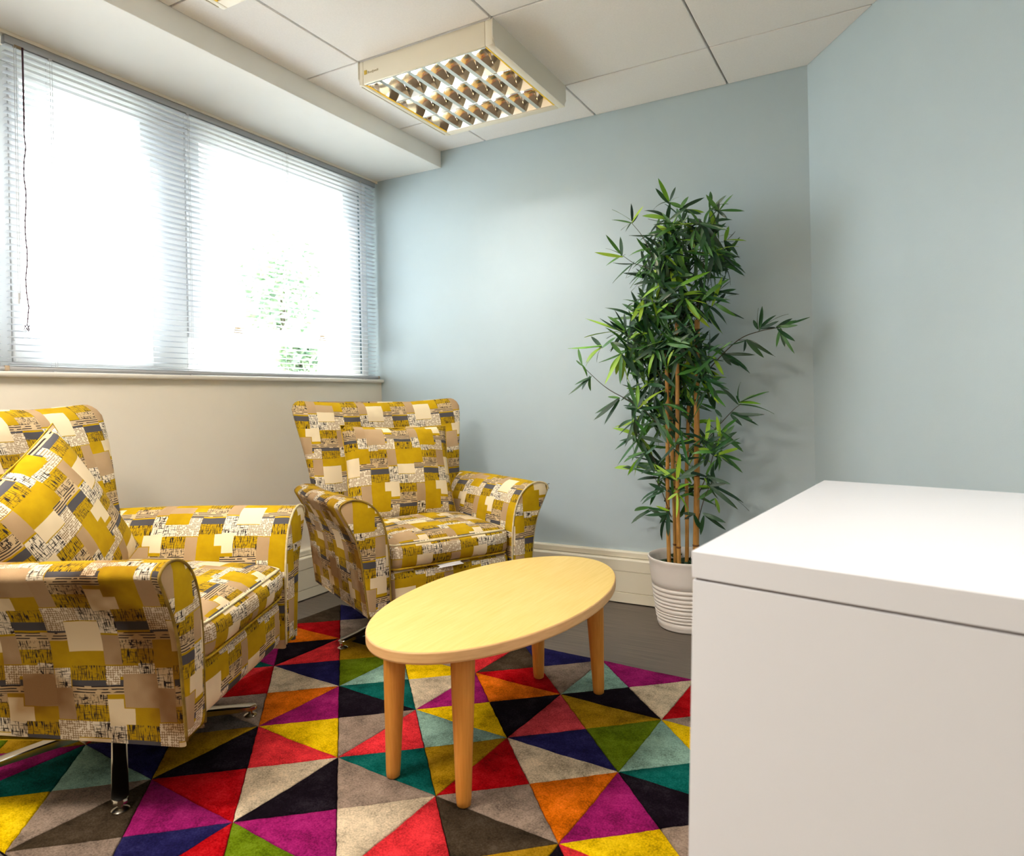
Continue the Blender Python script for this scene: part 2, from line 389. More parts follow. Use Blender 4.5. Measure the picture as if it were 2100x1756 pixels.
# ------------------------------------------------------------------ windows
XF = -0.80
def window(name, y0, y1, rp):
    wd = empty(name, (XF, (y0 + y1) / 2, 1.063), kind='structure')
    def P(nm, mb, mat, **k):
        o = mb.obj(nm, mat, wd, **k); o.matrix_parent_inverse = Matrix.Translation(wd.location).inverted(); return o
    fr = MB()
    z0, z1 = 1.063, 2.160
    fr.box((XF - .06, y0, z0), (XF, y1, z0 + .035)); fr.box((XF - .06, y0, z1 - .05), (XF, y1, z1))
    fr.box((XF - .06, y0, z0 + .035), (XF, y0 + .06, z1 - .05)); fr.box((XF - .06, y1 - .05, z0 + .035), (XF, y1, z1 - .05))
    fr.box((XF - .06, y1 - .15, z0 + .035), (XF, y1 - .065, z1 - .05))
    m0, m1 = (y0 + .56, y0 + .72) if not rp else (y1 - .20, y1 - .15)
    fr.box((XF - .06, m0, z0 + .035), (XF, m1, z1 - .05))
    P('window_frame', fr, M_PVC, bevel=0.003, seg=1)
    P('frame_gap_strip', MB().box((XF - .05, y1 - .065, z0 + .035), (XF - .004, y1 - .05, z1 - .05)), M_STRIP)  # blue-grey strip filling the gap between two frame members
    # fixed left sash
    s = MB(); a, b, c, d = y0 + .062, m0 - .002, z0 + .036, z1 - .051
    s.box((XF - .03, a, c), (XF + .012, b, 1.172)); s.box((XF - .03, a, d - .045), (XF + .012, b, d)); s.box((XF - .03, a, 1.172), (XF + .012, a + .03, d - .045)); s.box((XF - .03, b - .045, 1.172), (XF + .012, b, d - .045))
    P('sash', s, M_PVC, bevel=0.003, seg=1)
    P('pane', MB().box((XF - .012, a + .03, 1.172), (XF - .008, b - .045, d - .045)), M_GLASS)
    if rp: return wd
    # casement with a transom and latches
    a, b = m1 + .002, y1 - .152; s = MB()
    s.box((XF - .03, a, 1.222), (XF + .015, b, 1.292)); s.box((XF - .03, a, d - .045), (XF + .015, b, d)); s.box((XF - .03, a, 1.292), (XF + .015, a + .055, d - .045)); s.box((XF - .03, b - .05, 1.292), (XF + .015, b, d - .045))
    s2 = P('sash', s, M_PVC, bevel=0.003, seg=1)
    P('pane', MB().box((XF - .012, a + .055, 1.292), (XF - .008, b - .05, d - .045)), M_GLASS)
    P('pane', MB().box((XF - .012, a, 1.098), (XF - .008, b, 1.222)), M_GLASS)
    for ly in (a + .235, b - .22):
        l = MB(); l.box((XF + .015, ly - .022, 1.262), (XF + .021, ly + .022, 1.274)); l.box((XF + .015, ly - .014, 1.280), (XF + .026, ly + .006, 1.290)); l.tube([(XF + .024, ly, 1.286), (XF + .030, ly + .022, 1.286)], .0035, 6)
        P('latch', l, M_BRASS)
    return wd
window('window_1', -0.900, YW, 0)
window('window_2', -1.80, -0.900, 1)

# ------------------------------------------------------------------ venetian blinds
XB = -0.7215
def slat_mesh(L):
    n = 5; rows = []
    for y in (0, L):
        up = []; dn = []
        for k in range(n):
            s = -1 + 2 * k / (n - 1); zz = .0022 * (1 - s * s)
            up.append((s * .0125, y, zz + .0004)); dn.append((s * .0125, y, zz - .0002))
        rows.append(up + dn[::-1])
    return MB().grid(rows, close=True, capa=True, capb=True).mesh('slat', True, angle=0.8)
def blind(y0, y1, cords, label, full=True):
    b = empty('venetian_blind', (XB, (y0 + y1) / 2, 2.158), label=label, cat='blind')
    inv = Matrix.Translation(b.location).inverted()
    def P(nm, mb, mat, **k):
        o = mb.obj(nm, mat, b, **k); o.matrix_parent_inverse = inv; return o
    hr = MB().box((XB - .0125, y0, 2.133), (XB + .0125, y1, 2.158)); P('headrail', hr, M_RAIL, bevel=.002, smooth=True, angle=.6)
    br = MB(); br.tube([(XB, y0 - .002, 1.0735), (XB, y1 + .006, 1.0735)], .0085, 10); P('bottom_rail', br, M_RAIL, smooth=True, angle=.6)
    for yy in (y0 - .004, y1 + .0065): 
        P('rail_end_cap', MB().box((XB - .010, yy - .004, 1.0650), (XB + .010, yy + .004, 1.0825)), simple_cap, bevel=.002)
    me = slat_mesh(y1 - y0 - .006); me.materials.append(M_SLAT); n = 49
    for k in range(n):
        z = 1.088 + k * (2.128 - 1.088) / (n - 1)
        o = bpy.data.objects.new('slat', me); C.objects.link(o); o.parent = b; o.matrix_parent_inverse = inv
        o.location = (XB, y0 + .003 + random.uniform(-.0006, .0006), z + random.uniform(-.0006, .0006)); o.rotation_euler = (0, math.radians(-4 + random.uniform(-.8, .8)), 0)
    for yc in cords:
        c = MB()
        for dx in (-.0132, .0132): c.tube([(XB + dx, yc, 2.134), (XB + dx, yc + .001, 1.6), (XB + dx, yc, 1.078)], .0007, 5)
        c.tube([(XB + .0146, yc + .006, 2.134), (XB + .0146, yc + .007, 1.6), (XB + .0146, yc + .006, 1.078)], .0007, 5)
        c.box((XB + .008, yc - .004, 2.1275), (XB + .0145, yc + .006, 2.1335)); c.box((XB + .002, yc - .004, 1.0635), (XB + .0125, yc + .004, 1.0665))
        for k in range(n):
            z = 1.088 + k * (2.128 - 1.088) / (n - 1) - .0022
            c.tube([(XB - .0132, yc, z), (XB + .0132, yc, z)], .0005, 4, cap=False)
        P('ladder_cord', c, M_CORD)
    return b, P
simple_cap = simple('rail_cap_beige', (170, 150, 128), 0.6)
b1, P1 = blind(-0.888, 0.930, (-.752, -.232, .290, .806), 'white venetian blind with horizontal slats filling the window, knotted pull cord at its left end')
c = MB(); pts = [(XB + .018, -.838, 2.132), (XB + .020, -.838, 1.9)]
for k in range(14): pts.append((XB + .020 + .002 * math.sin(k * 2.2), -.839 + .0035 * math.sin(k * 1.7), 1.85 - .048 * k))
pts += [(XB + .022, -.842, 1.215)]
c.tube(pts, .0016, 6, rr=[.0032, .0026] + [.0018] * 14 + [.0015]); P1('pull_cord', c, M_CORDD)
c = MB(); c.tube([(XB + .022 + .003 * math.sin(k * .9), -.843 + .007 * math.sin(k * .55), 1.206 + .009 * math.cos(k * .83)) for k in range(30)], .0010, 5); P1('cord_knot', c, M_CORDD)
c = MB()
for dy in (-.010, -.004): c.tube([(XB + .017, -.853 + dy, 2.132), (XB + .017, -.853 + dy, 1.70), (XB + .017, -.854 + dy, 1.30)], .0009, 5)
c.tube([(XB + .017, -.862, 1.32), (XB + .017, -.862, 1.285)], .003, 6); P1('tilt_cord', c, M_CORD)
P1('cord_lock', MB().box((XB + .006, -.862, 2.1270), (XB + .018, -.832, 2.1345)), M_BRASS, bevel=.002)
blind(-1.77, -0.905, (-1.0, -1.35, -1.7), 'second white venetian blind, only its slat ends showing at the left border of the photo')

# ------------------------------------------------------------------ outside
MB().box((-14, -9, -0.35), (-0.95, 12, -0.30)).obj('ground', simple('grey_paving', (118, 116, 108), 0.9), kind='structure')
def outside_tree(name, c, rx, rz, n, label, trunkz, seed):
    rnd = random.Random(seed); root = empty(name, (c[0], c[1], -0.30), label=label, cat='tree' if 'tree' in name else 'shrub')
    inv = Matrix.Translation(root.location).inverted(); m = MB()
    for k in range(n):
        d = Vector((rnd.gauss(0, 1), rnd.gauss(0, 1), rnd.gauss(0, 1))).normalized() * rnd.random() ** .4
        p = Vector(c) + Vector((d.x * rx, d.y * rx, d.z * rz)); a = Vector((rnd.gauss(0, 1), rnd.gauss(0, 1), rnd.gauss(0, 1))).normalized(); b = a.cross(Vector((rnd.gauss(0, 1), rnd.gauss(0, 1), rnd.gauss(0, 1)))).normalized()
        s = rnd.uniform(.05, .10); m.add([p - a * s, p - b * s * .4, p + a * s, p + b * s * .4 + Vector((0, 0, .01))], [(0, 1, 2, 3)])
    o = m.obj('foliage', leafmat(name + '_leaf', (104, 134, 112), (168, 188, 148)), root, kind='stuff'); o.matrix_parent_inverse = inv
    o = MB().tube([(c[0], c[1], -.30), (c[0] + .05, c[1], trunkz)], .07, 8, rr=[.08, .04]).obj('trunk', M_TWIG, root); o.matrix_parent_inverse = inv
    return root
def along(px, py, dist): d = ray(px, py); return CAM + d * dist
tp = along(575, 585, 9.0); outside_tree('tree', tuple(tp), .55, .75, 900, 'pale green tree outside, seen faintly through the middle of the window', tp.z, 3)
tp = along(610, 735, 8.0); outside_tree('garden_shrub', tuple(tp), .26, .45, 500, 'small yellow-green shrub outside, seen through the low pane of the window', tp.z, 5)

# ------------------------------------------------------------------ ceiling luminaire
def luminaire(x0, y0, label):
    S = .603; root = empty('ceiling_luminaire', (x0, y0, ZH), label=label, cat='ceiling light', group='square louvred ceiling lights')
    D = .09; h = MB(); L = lambda nm, mb, mat, p=root, **k: mb.obj(nm, mat, p, **k)
    # local coordinates: 0..S, z 0..-D ; body 0.6 with a small top step
    b0, b1 = 0.002, S
    prof_in = (.022, S - .030, .014, S - .040)     # opening x0 x1 y0 y1
    ox0, ox1, oy0, oy1 = prof_in
    h.box((b0, b0, -D), (ox0, b1, -.001)); h.box((ox1, b0, -D), (b1, b1, -.001)); h.box((ox0, b0, -D), (ox1, oy0, -.001)); h.box((ox0, oy1, -D), (ox1, b1, -.001))
    h.box((ox0, oy0, -.012), (ox1, oy1, -.001))
    L('housing', h, M_HOUS, bevel=.004, smooth=True, angle=.6)
    for sx in (0, S):
        e = MB(); x = b0 - .003 if sx == 0 else b1 - .001
        e.prism([(-.0005, 0), (S + .002, 0), (S + .002, -D * .72), (S - .02, -D - .0015), (.02, -D - .0015), (-.0005, -D * .72)], x, x + .004)
        e.v = [(z, a, b) for a, b, z in e.v]
        L('end_cap', e, M_ENDC)
    g = MB(); q = .006
    g.box((ox0, oy0, -D + .001), (ox0 + q, oy1, -D + .020)); L('gasket', g, M_AMBER)
    g = MB(); g.box((ox1 - q, oy0, -D + .001), (ox1, oy1, -D + .030)); L('gasket', g, M_AMBER)
    g = MB(); g.box((ox0 + q, oy0, -D + .003), (ox0 + q + .002, oy1, -.014)); L('end_reflector', g, M_ALU)
    rw = (oy1 - oy0) / 3; xa, xb = ox0 + q, ox1 - q
    for r in range(3):
        ya = oy0 + r * rw; yc = ya + rw / 2; rf = MB(); n = 7
        for s in (-1, 1):
            rows = []
            for k in range(n):
                u = k / (n - 1); off = (.022 + (rw / 2 - .004 - .022) * (1 - (1 - u) ** 1.9)) ; z = -.014 - (D - .016) * u
                off = .024 + (rw / 2 - .004 - .024) * u ** .6
                rows.append([(xa, yc + s * off, z), (xb, yc + s * off, z)])
            rf.grid(rows)
        rf.grid([[(xa, yc - .024, -.014), (xb, yc - .024, -.014)], [(xa, yc + .024, -.014), (xb, yc + .024, -.014)]])
        rf.box((xa, ya - .003, -D + .0005), (xb, ya + .003, -D + .003))
        o = L('reflector', rf, M_ALU, smooth=True, angle=.5)
        for k in range(8):
            xx = xa + (xb - xa) * (k + (.0 if k else .12)) / 8
            if k == 0: continue
            bl = MB(); rows = []
            m = 9
            for iu in range(6):
                u = iu / 5; z0 = -.034; zz = z0 + (-D + .002 - z0) * u; hw = .0012 + .0075 * u * u
                ww = .026 + (rw / 2 - .006 - .026) * min(1, u * 1.3) ** .6
                rows.append([(xx - hw, yc - ww, zz), (xx - hw, yc + ww, zz), (xx + hw, yc + ww, zz), (xx + hw, yc - ww, zz)])
            bl.grid(rows, close=True, capa=True, capb=True)
            L('louvre_blade', bl, M_ALU, smooth=True, angle=.4)
        tb = MB().tube([(xa + .01, yc, -.0245), (xb - .01, yc, -.0245)], .008, 14)
        L('fluorescent_tube', tb, M_TUBE, smooth=True, angle=.8)
    if True:
        lg = MB(); lg.box((.030, -.0006, -.055), (.042, .0025, -.040)); L('logo_emblem', lg, simple('logo_yellow', (214, 178, 60), .6))
        lg = MB()
        for k, (zz, hh) in enumerate([(0, 8), (0, 5), (0, 5), (-2, 7), (0, 5), (0, 5), (0, 7)]):
            lg.box((.047 + k * .0075, -.0004, -.054 + zz * .001), (.0515 + k * .0075, .0025, -.054 + hh * .001))
        L('logo_lettering', lg, simple('logo_grey', (205, 192, 165), .6))
    return root
luminaire(0.0, 0.0, 'square louvred ceiling light hanging whole in view near the blue wall')
_p = hitz(458, 22, ZH - .09)
luminaire(_p.x, _p.y - .603, 'second louvred ceiling light cut off by the top border, only one corner showing')

# ------------------------------------------------------------------ rug
E1 = Vector((.3300, -.0235)); E2 = Vector((-.0155, -.3145)); O0 = Vector((.184, -.360)); ZR = 0.012
PAL = dict(P=(142, 22, 92), N=(28, 25, 72), K=(17, 8, 18), T=(2, 84, 76), A=(128, 160, 145), Y=(226, 184, 0), G=(154, 116, 6),
           O=(210, 102, 2), C=(208, 44, 50), R=(160, 0, 8), V=(90, 110, 3), W=(202, 183, 154), S=(140, 121, 106), B=(62, 50, 36), H=(180, 58, 64), D=(90, 82, 76))
def rugmat(k, c):
    t = NT('rug_pile_' + k.lower()); co = t.objc(); f = t.noise(co, 14, 4, .7); g = t.noise(co, 230, 4, .8)
    l0 = lin(c); h = t.math('ADD', t.math('MULTIPLY', f, .45), t.math('MULTIPLY', g, .55))
    col = t.ramp(h, [(.38, tuple(v * .42 for v in l0)), (.50, l0), (.62, tuple(min(1, v * 1.45 + .012) for v in l0))])
    t.l(col, t.b.inputs['Base Color']); t.b.inputs['Roughness'].default_value = 1; t.b.inputs['Specular IOR Level'].default_value = .05
    t.bump(t.math('ADD', g, t.math('MULTIPLY', f, 1.2)), .9, .004); return t.m
RM = {k: rugmat(k, c) for k, c in PAL.items()}
CELL = {(0, 0): 'KSYP', (0, -1): 'YWTA', (-1, -1): 'GVNC', (-1, 0): 'WOSR', (1, -1): 'OKYP', (1, 0): 'AGTC', (2, 0): 'WOSR', (2, -1): 'GVNH',
        (1, -2): 'NSRB', (2, -2): 'PWKA', (3, -2): 'GOSR', (3, -1): 'YTTA', (3, 0): 'KSYP', (2, 1): 'BGVC', (1, 1): 'SWPK', (0, 1): 'CWRK',
        (-1, 1): 'DGNB', (1, 2): 'VOSR', (0, 2): 'PNSB', (-1, 2): 'ASYT', (-2, -1): 'OKPY', (-2, -2): 'NSRB', (-1, -2): 'PVKA', (0, -2): 'RCSO',
        (3, 1): 'CAWK', (2, 2): 'WPNY', (3, 2): 'ROTG', (4, -2): 'ATPN', (4, -1): 'WCGR', (4, 0): 'NYVS', (4, 1): 'PGRT', (4, 2): 'SOKW',
        (-2, 0): 'TCKG', (-2, 1): 'NRWO', (-2, 2): 'GPSV'}
rug = empty('rug', (0.7, -.5, 0), label='multicoloured wool rug patterned with bright triangles under the table and armchairs', cat='rug')
rinv = Matrix.Translation(rug.location).inverted()
def node(i, j): return O0 + E1 * i + E2 * j
cs = [node(-2, -2), node(4, -2), node(4, 3), node(-2, 3)]
o = MB().prism([tuple(p) for p in cs], 0.0005, 0.0065).obj('rug_backing', RM['K'], rug); o.matrix_parent_inverse = rinv
def zig(a, b, n=14):
    """wobbling tuft edge between two points, the same from both sides"""
    key = tuple(sorted(((round(a.x, 3), round(a.y, 3)), (round(b.x, 3), round(b.y, 3)))))
    rnd = random.Random(str(key)); offs = [rnd.uniform(-.0011, .0011) for _ in range(n)]
    if (round(a.x, 3), round(a.y, 3)) != key[0]: pts = [(1 - (k + 1) / (n + 1), offs[k], -1) for k in range(n)][::-1]; 
    else: pts = [((k + 1) / (n + 1), offs[k], 1) for k in range(n)]
    d = (b - a); nrm = Vector((-d.y, d.x)).normalized()
    return [a + d * t + nrm * o * s for t, o, s in pts]
for (i, j), cols in CELL.items():
    if i > 3: continue
    q = [node(i, j), node(i + 1, j), node(i + 1, j + 1), node(i, j + 1)]; m = (q[0] + q[2]) / 2
    for k in range(4):
        tri = [q[k], q[(k + 1) % 4], m]; cen = (tri[0] + tri[1] + tri[2]) / 3
        poly = []
        for e in range(3): poly.append(tri[e]); poly += zig(tri[e], tri[(e + 1) % 3])
        n = len(poly); mb = MB()
        def ins(p, d):
            v = (cen - p); return p + v.normalized() * min(d, v.length * .3)
        r0 = [(*ins(p, .0008), .006) for p in poly]; r1 = [(*ins(p, .0014), ZR - .0022) for p in poly]; r2 = [(*ins(p, .0042), ZR) for p in poly]
        mb.grid([r0, r1, r2], close=True, capb=True)
        o = mb.obj('pile_triangle', RM[cols[k]], rug, smooth=True, angle=1.2); o.matrix_parent_inverse = rinv

# ------------------------------------------------------------------ coffee table
TC = Vector((.8265, -.371)); TA_ = Vector((.033, .9995)).normalized(); TB_ = Vector((TA_.y, -TA_.x)); AX, BX, ZT = .487, .264, .397
tbl = empty('coffee_table', (TC.x, TC.y, ZR), label='oval pale maple coffee table on four tapered orange-beech legs', cat='table')
tinv = Matrix.Translation(tbl.location).inverted()
def ell(s, z, n=96): return [(*(TC + TA_ * ((AX - s) * math.cos(2 * PI * k / n)) + TB_ * ((BX - s) * math.sin(2 * PI * k / n))), z) for k in range(n)]
o = MB().grid([ell(.0035, ZT - .0012), ell(.0015, ZT - .0002)], close=True, capa=True, capb=True).obj('tabletop', M_MAPLE, tbl, smooth=True, angle=.5)
top = MB().grid([ell(.003, ZT - .003), ell(.003, ZT)], close=True, capa=True, capb=True)
bpy.data.objects.remove(o); o = top.obj('tabletop', M_MAPLE, tbl, smooth=True, angle=.5); o.matrix_parent_inverse = tinv
o = MB().grid([ell(.016, ZT - .029), ell(.007, ZT - .029), ell(.002, ZT - .0265), ell(0, ZT - .0225), ell(0, ZT - .0030), ell(.0012, ZT - .0009), ell(.003, ZT - .0004)], close=True, capa=True).obj('table_edge', M_EDGE, tbl, smooth=True, angle=.28); o.matrix_parent_inverse = tinv
for px, py in ((.688, -.705), (.910, -.726), (.743, -.014), (.965, -.037)):
    a = Vector((px, py)); b = a + (TC - a) * .035
    rows = [];
    pr = [(0, .012), (.004, .0165), (.02, .0180), (.12, .0215), (.24, .0262), (.32, .0285), (.358, .0292)]
    for z, r in pr:
        u = z / .358; c = a + (b - a) * u
        rows.append([(c.x + r * math.cos(2 * PI * k / 24), c.y + r * math.sin(2 * PI * k / 24), ZR + .0002 + z) for k in range(24)])
    o = MB().grid(rows, close=True, capa=True, capb=True).obj('leg', M_LEG, tbl, smooth=True, angle=.9); o.matrix_parent_inverse = tinv

# ------------------------------------------------------------------ armchairs
def box_uv(me, off=(0, 0), s=1.0):
    ul = me.uv_layers.get('UVMap') or me.uv_layers.new(name='UVMap')
    for p in me.polygons:
        n = p.normal; ax = max(range(3), key=lambda i: abs(n[i]))
        for li in p.loop_indices:
            v = me.vertices[me.loops[li].vertex_index].co
            if ax == 2: u = (v.y, v.x)
            elif ax == 0: u = (v.y, v.z)
            else: u = (v.x, v.z)
            ul.data[li].uv = (u[0] * s + off[0], u[1] * s + off[1])
def cushion(half, r, n=10, dome=0.0, front=0.0, domeb=0.0):
    """rounded box with a domed top, faces as grids"""
    hx, hy, hz = half; m = MB()
    def f(p):
        q = [p[0] * hx, p[1] * hy, p[2] * hz]; c = [max(-(h - r), min(h - r, v)) for v, h in zip(q, half)]
        d = Vector([a - b for a, b in zip(q, c)])
        if d.length > 1e-9: d = d.normalized() * r
        v = Vector(c) + d
        g = (1 - (p[0]) ** 4) * (1 - (p[1]) ** 4)
        v.z += (dome if p[2] > 0 else -domeb) * g * abs(p[2])
        if p[0] > .99: v.x += front * (1 - p[1] ** 4) * (1 - p[2] ** 2)
        return tuple(v)
    k = [math.sin((i / n - .5) * PI) for i in range(n + 1)]
    for ax in range(3):
        for s in (-1, 1):
            rows = []
            for i in k:
                row = []
                for j in k:
                    p = [0, 0, 0]; p[ax] = s; p[(ax + 1) % 3] = i; p[(ax + 2) % 3] = j; row.append(f(p))
                rows.append(row)
            m.grid(rows)
    return m
def clean(me):
    bm = bmesh.new(); bm.from_mesh(me); bmesh.ops.remove_doubles(bm, verts=bm.verts, dist=1e-5); bmesh.ops.recalc_face_normals(bm, faces=bm.faces); bm.to_mesh(me); bm.free(); return me
ARM = [(.252, .200), (.254, .30), (.256, .40), (.262, .46), (.276, .52), (.301, .567), (.337, .597), (.375, .608), (.405, .605), (.424, .595), (.430, .582), (.421, .562), (.401, .525), (.379, .48), (.363, .43), (.354, .38), (.348, .32), (.341, .26), (.334, .198)]
def make_chair(label, star, first):
    root = empty('armchair', (0, 0, 0), label=label, cat='armchair', group='patchwork swivel armchairs')
    # ---- arms
    P = catmull(ARM, 4); arc = [0]
    for i in range(1, len(P)): arc.append(arc[-1] + (P[i] - P[i - 1]).length)
    cen = Vector((.335, .42))
    for s in (-1, 1):
        us = [-.235, -.22, -.15, -.05, .05, .15, .25, .33, .358, .366, .370]; m = MB(); rows = []; uvr = []
        for u in us:
            e = 0.0
            if u > .36: e = .004 if u > .369 else .0012
            row = []; wob = .004 * math.sin(u * 9 + s)
            for k, p in enumerate(P):
                # inward shrink for the rounded front edge
                q = p + (cen - p).normalized() * e
                z = q.y + (wob * .4 if q.y > .4 else 0) - (.06 * (u - .12) * max(0, 1 - (q.y - .2) / .12) if first else 0); vv = q.x
                if u < -.1 and q.y > .5: vv -= (-.1 - u) * .12
                row.append((u, s * vv, z))
            rows.append(row); uvr.append([(u * s * 1.0 + .03 * s, a) for a in arc])
        m.grid(rows, uvr)
        # underside
        m.grid([[(u, s * P[0].x, P[0].y) for u in us], [(u, s * P[-1].x, P[-1].y) for u in us]], [[(0, 0)] * len(us)] * 2)
        arm = link('arm', m.mesh('arm', True, angle=1.2), M_FAB_WORN_SHADE if s < 0 else M_FAB, root)
        # facing panel (slightly padded)
        m = MB(); n = len(P); rings = []; uvr = []
        for sc_, uu in ((.985, .370), (.90, .375), (.6, .378), (.25, .379)):
            rings.append([(uu, s * (cen.x + (p.x - cen.x) * sc_), cen.y + (p.y - cen.y) * sc_) for p in P]); 
            uvr.append([(r[1] + .04, r[2]) for r in rings[-1]] + [(rings[-1][0][1] + .04, rings[-1][0][2])])
        m.grid(rings, uvr, close=True, capb=True); m.uv[-1] = [(r[1] + .04, r[2]) for r in rings[-1]]
        link('arm_facing', m.mesh('arm_facing', True, angle=1.2), M_FAB, arm)
        pts = [(.371, s * p.x, p.y) for p in P]
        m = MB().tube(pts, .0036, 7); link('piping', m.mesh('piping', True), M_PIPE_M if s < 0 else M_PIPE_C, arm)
    # ---- back
    m = MB(); rows = []; uvr = []; N = 56; H = [.20, .24, .32, .42, .50, .58, .66, .74, .82, .88, .915, .935, .947, .953, .955]
    def wid(z):
        pts = [(.2, .318), (.42, .325), (.6, .342), (.7, .356), (.8, .376), (.9, .396), (.96, .402)]
        for (a, wa), (b, wb) in zip(pts, pts[1:]):
            if z <= b: return wa + (wb - wa) * (z - a) / (b - a)
        return pts[-1][1]
    def cu(z): return -.150 - .205 * max(0, (z - .2)) ** 1.25 / .75 ** 1.25 
    for z in H:
        w0, th = wid(z), .125 - .045 * min(1, (z - .2) / .72); sh = 0
        if z > .90: q = (z - .90) / .055; sh = .045 * (1 - math.sqrt(max(0, 1 - q * q)))
        row = []; ua = []; acc = 0; prev = None
        for k in range(N):
            a = -PI / 2 + 2 * PI * (k + .5) / N     # start at the rear centre
            ca, sa = math.sin(a), -math.cos(a)
            a2 = PI + 2 * PI * k / N
            cv, cs_ = math.sin(a2), math.cos(a2)   # cv -> v, cs_ -> u
            v = (w0 - sh) * math.copysign(abs(cv) ** .38, cv); u = (th / 2 - min(sh, th / 2 - .006)) * math.copysign(abs(cs_) ** .55, cs_)
            x = v / w0
            uu = cu(z) + u + .035 * x * x * min(1, max(0, (z - .4) / .4))
            zz = z - .020 * (1 - x * x) * max(0, (z - .6) / .35)
            zz += 0
            row.append((uu, v, zz))
            if prev is not None: acc += math.hypot(uu - prev[0], v - prev[1])
            prev = (uu, v); ua.append(acc)
        ua.append(acc + .02); mid = ua[N // 2]
        rows.append(row); uvr.append([(x - mid + .07, z * 1.05 + .01) for x in ua])
    m.grid(rows, uvr, close=True, capa=True, capb=True)
    m.uv[-1] = [(p[1], .98) for p in rows[-1]]
    bk = link('backrest', m.mesh('backrest', True, angle=1.4), M_FAB, root)
    for s in (-1, 1):
        pts = []
        for z in H[:-3]:
            pts.append((cu(z) - (.125 - .045 * min(1, (z - .2) / .72)) * .41 + .030 * min(1, max(0, (z - .4) / .4)), s * (wid(z) * .905), z))
        link('piping', MB().tube(pts, .0045, 7).mesh('piping', True), M_PIPE_Y, bk)
    # ---- seat
    m = cushion((.262, .2515, .050), .030, 12, dome=.024, front=.016, domeb=.004)
    me = clean(m.mesh('seat_cushion', True)); box_uv(me, (.09, .06)); seat = link('seat_cushion', me, M_FABS, root)
    seat.location = (.098, 0, .396); seat.rotation_euler = (0, math.radians(1.5), 0)
    if first: seat.location = (.108, 0, .402); seat.rotation_euler = (math.radians(1.5), math.radians(3), 0)
    for zz, mt in ((.032, M_PIPE_C), (-.036, M_PIPE_Y)):
        pts = []
        for k in range(49):
            v = -.236 + .472 * k / 48; edge = abs(v) / .2515
            pts.append((.262 + .006 * (1 - edge ** 6) - (.010 if abs(v) > .228 else 0), v, zz + .0))
        pts = [(-.2, -.2525, zz), (.22, -.2525, zz)] + pts + [(.22, .2525, zz), (-.2, .2525, zz)]
        pts = [(x - (.012 if zz > 0 else .004), y, z + (.010 if zz > 0 else -.006)) for x, y, z in pts]
        link('piping', MB().tube(pts, .0035, 7).mesh('piping', True), mt, seat)
    m = cushion((.29, .2505, .072), .022, 8, front=.006); me = clean(m.mesh('seat_rail', True)); box_uv(me, (.0, .16))
    o = link('seat_rail', me, M_FAB, root); o.location = (.068, 0, .270)
    if not first:
        m = MB(); m.grid([[(.352, -.07, .342), (.352, .05, .345)], [(.372, -.06, .337), (.374, .02, .345)], [(.378, -.075, .333), (.380, .035, .336)]]); link('care_label', m.mesh('care_label'), M_PAPER, root)['label'] = 'white care label poking out under the seat cushion'
    m = MB().box((-.20, -.30, .188), (.33, .30, .202)); link('underlining', m.mesh('underlining'), M_UNDER, root)
    # ---- swivel base
    m = MB().lathe([(.0, .058), (.034, .058), (.040, .066), (.040, .092), (.027, .097), (.027, .189), (0, .189)], (0, 0, 0), 24); link('hub', m.mesh('hub', True, angle=.7), M_CHROME, root)
    for k in range(4):
        a = star + k * PI / 2; rows = []
        for (rr, w2, zt, th) in ((.015, .020, .088, .024), (.06, .0185, .087, .024), (.16, .0180, .072, .020), (.27, .0180, .054, .015), (.335, .0185, .0445, .012), (.350, .014, .0430, .011), (.356, .006, .042, .010)):
            c_ = Vector((math.cos(a) * rr, math.sin(a) * rr)); nn = Vector((-math.sin(a), math.cos(a)))
            row = []
            for (sx, dz) in ((-1, -th), (-1, -th * .15), (-.82, 0), (.82, 0), (1, -th * .15), (1, -th)):
                p = c_ + nn * (w2 * sx); row.append((p.x, p.y, zt + dz))
            rows.append(row)
        lg = link('base_leg', MB().grid(rows, close=True, capa=True, capb=True).mesh('base_leg', True, angle=.6), M_CHROME, root)
        c_ = (math.cos(a) * .339, math.sin(a) * .339, ZR)
        m = MB().lathe([(.0, 0), (.019, 0), (.0195, .003), (.015, .006), (.006, .009), (.006, .017), (.014, .019), (.015, .026), (.013, .0305), (.0, .0305)], c_, 20)
        link('glide_foot', m.mesh('glide_foot', True, angle=.7), M_CHROME, lg)
    # loose threads at a worn corner
    m = MB(); rnd = random.Random(5)
    for k in range(7):
        p = Vector((.372, .424 + rnd.uniform(-.004, .004), .594 + rnd.uniform(-.02, .004))); q = p + Vector((rnd.uniform(.0, .006), rnd.uniform(.004, .010), rnd.uniform(-.006, .008))); m.tube([p, (p + q) / 2 + Vector((0, .002, .003)), q], .0007, 4)
    link('loose_threads', m.mesh('loose_threads'), M_PIPE_G, root, kind='stuff')
    return root
h1, h2 = math.radians(26.5), math.radians(-27.9)
ch1 = make_chair('patchwork swivel armchair at the left border, its near arm side-on to the camera', math.atan2(-.172, .291) - h1, True)
ch1.location = (-.078, -.931, 0); ch1.rotation_euler = (0, 0, h1)
s2 = math.atan2(-.073 - .231, -.039 - .038) - h2
ch2 = make_chair('patchwork swivel armchair in the corner by the blue wall, behind the coffee table', s2, False)
ch2.location = (.038, .231, 0); ch2.rotation_euler = (0, 0, h2)
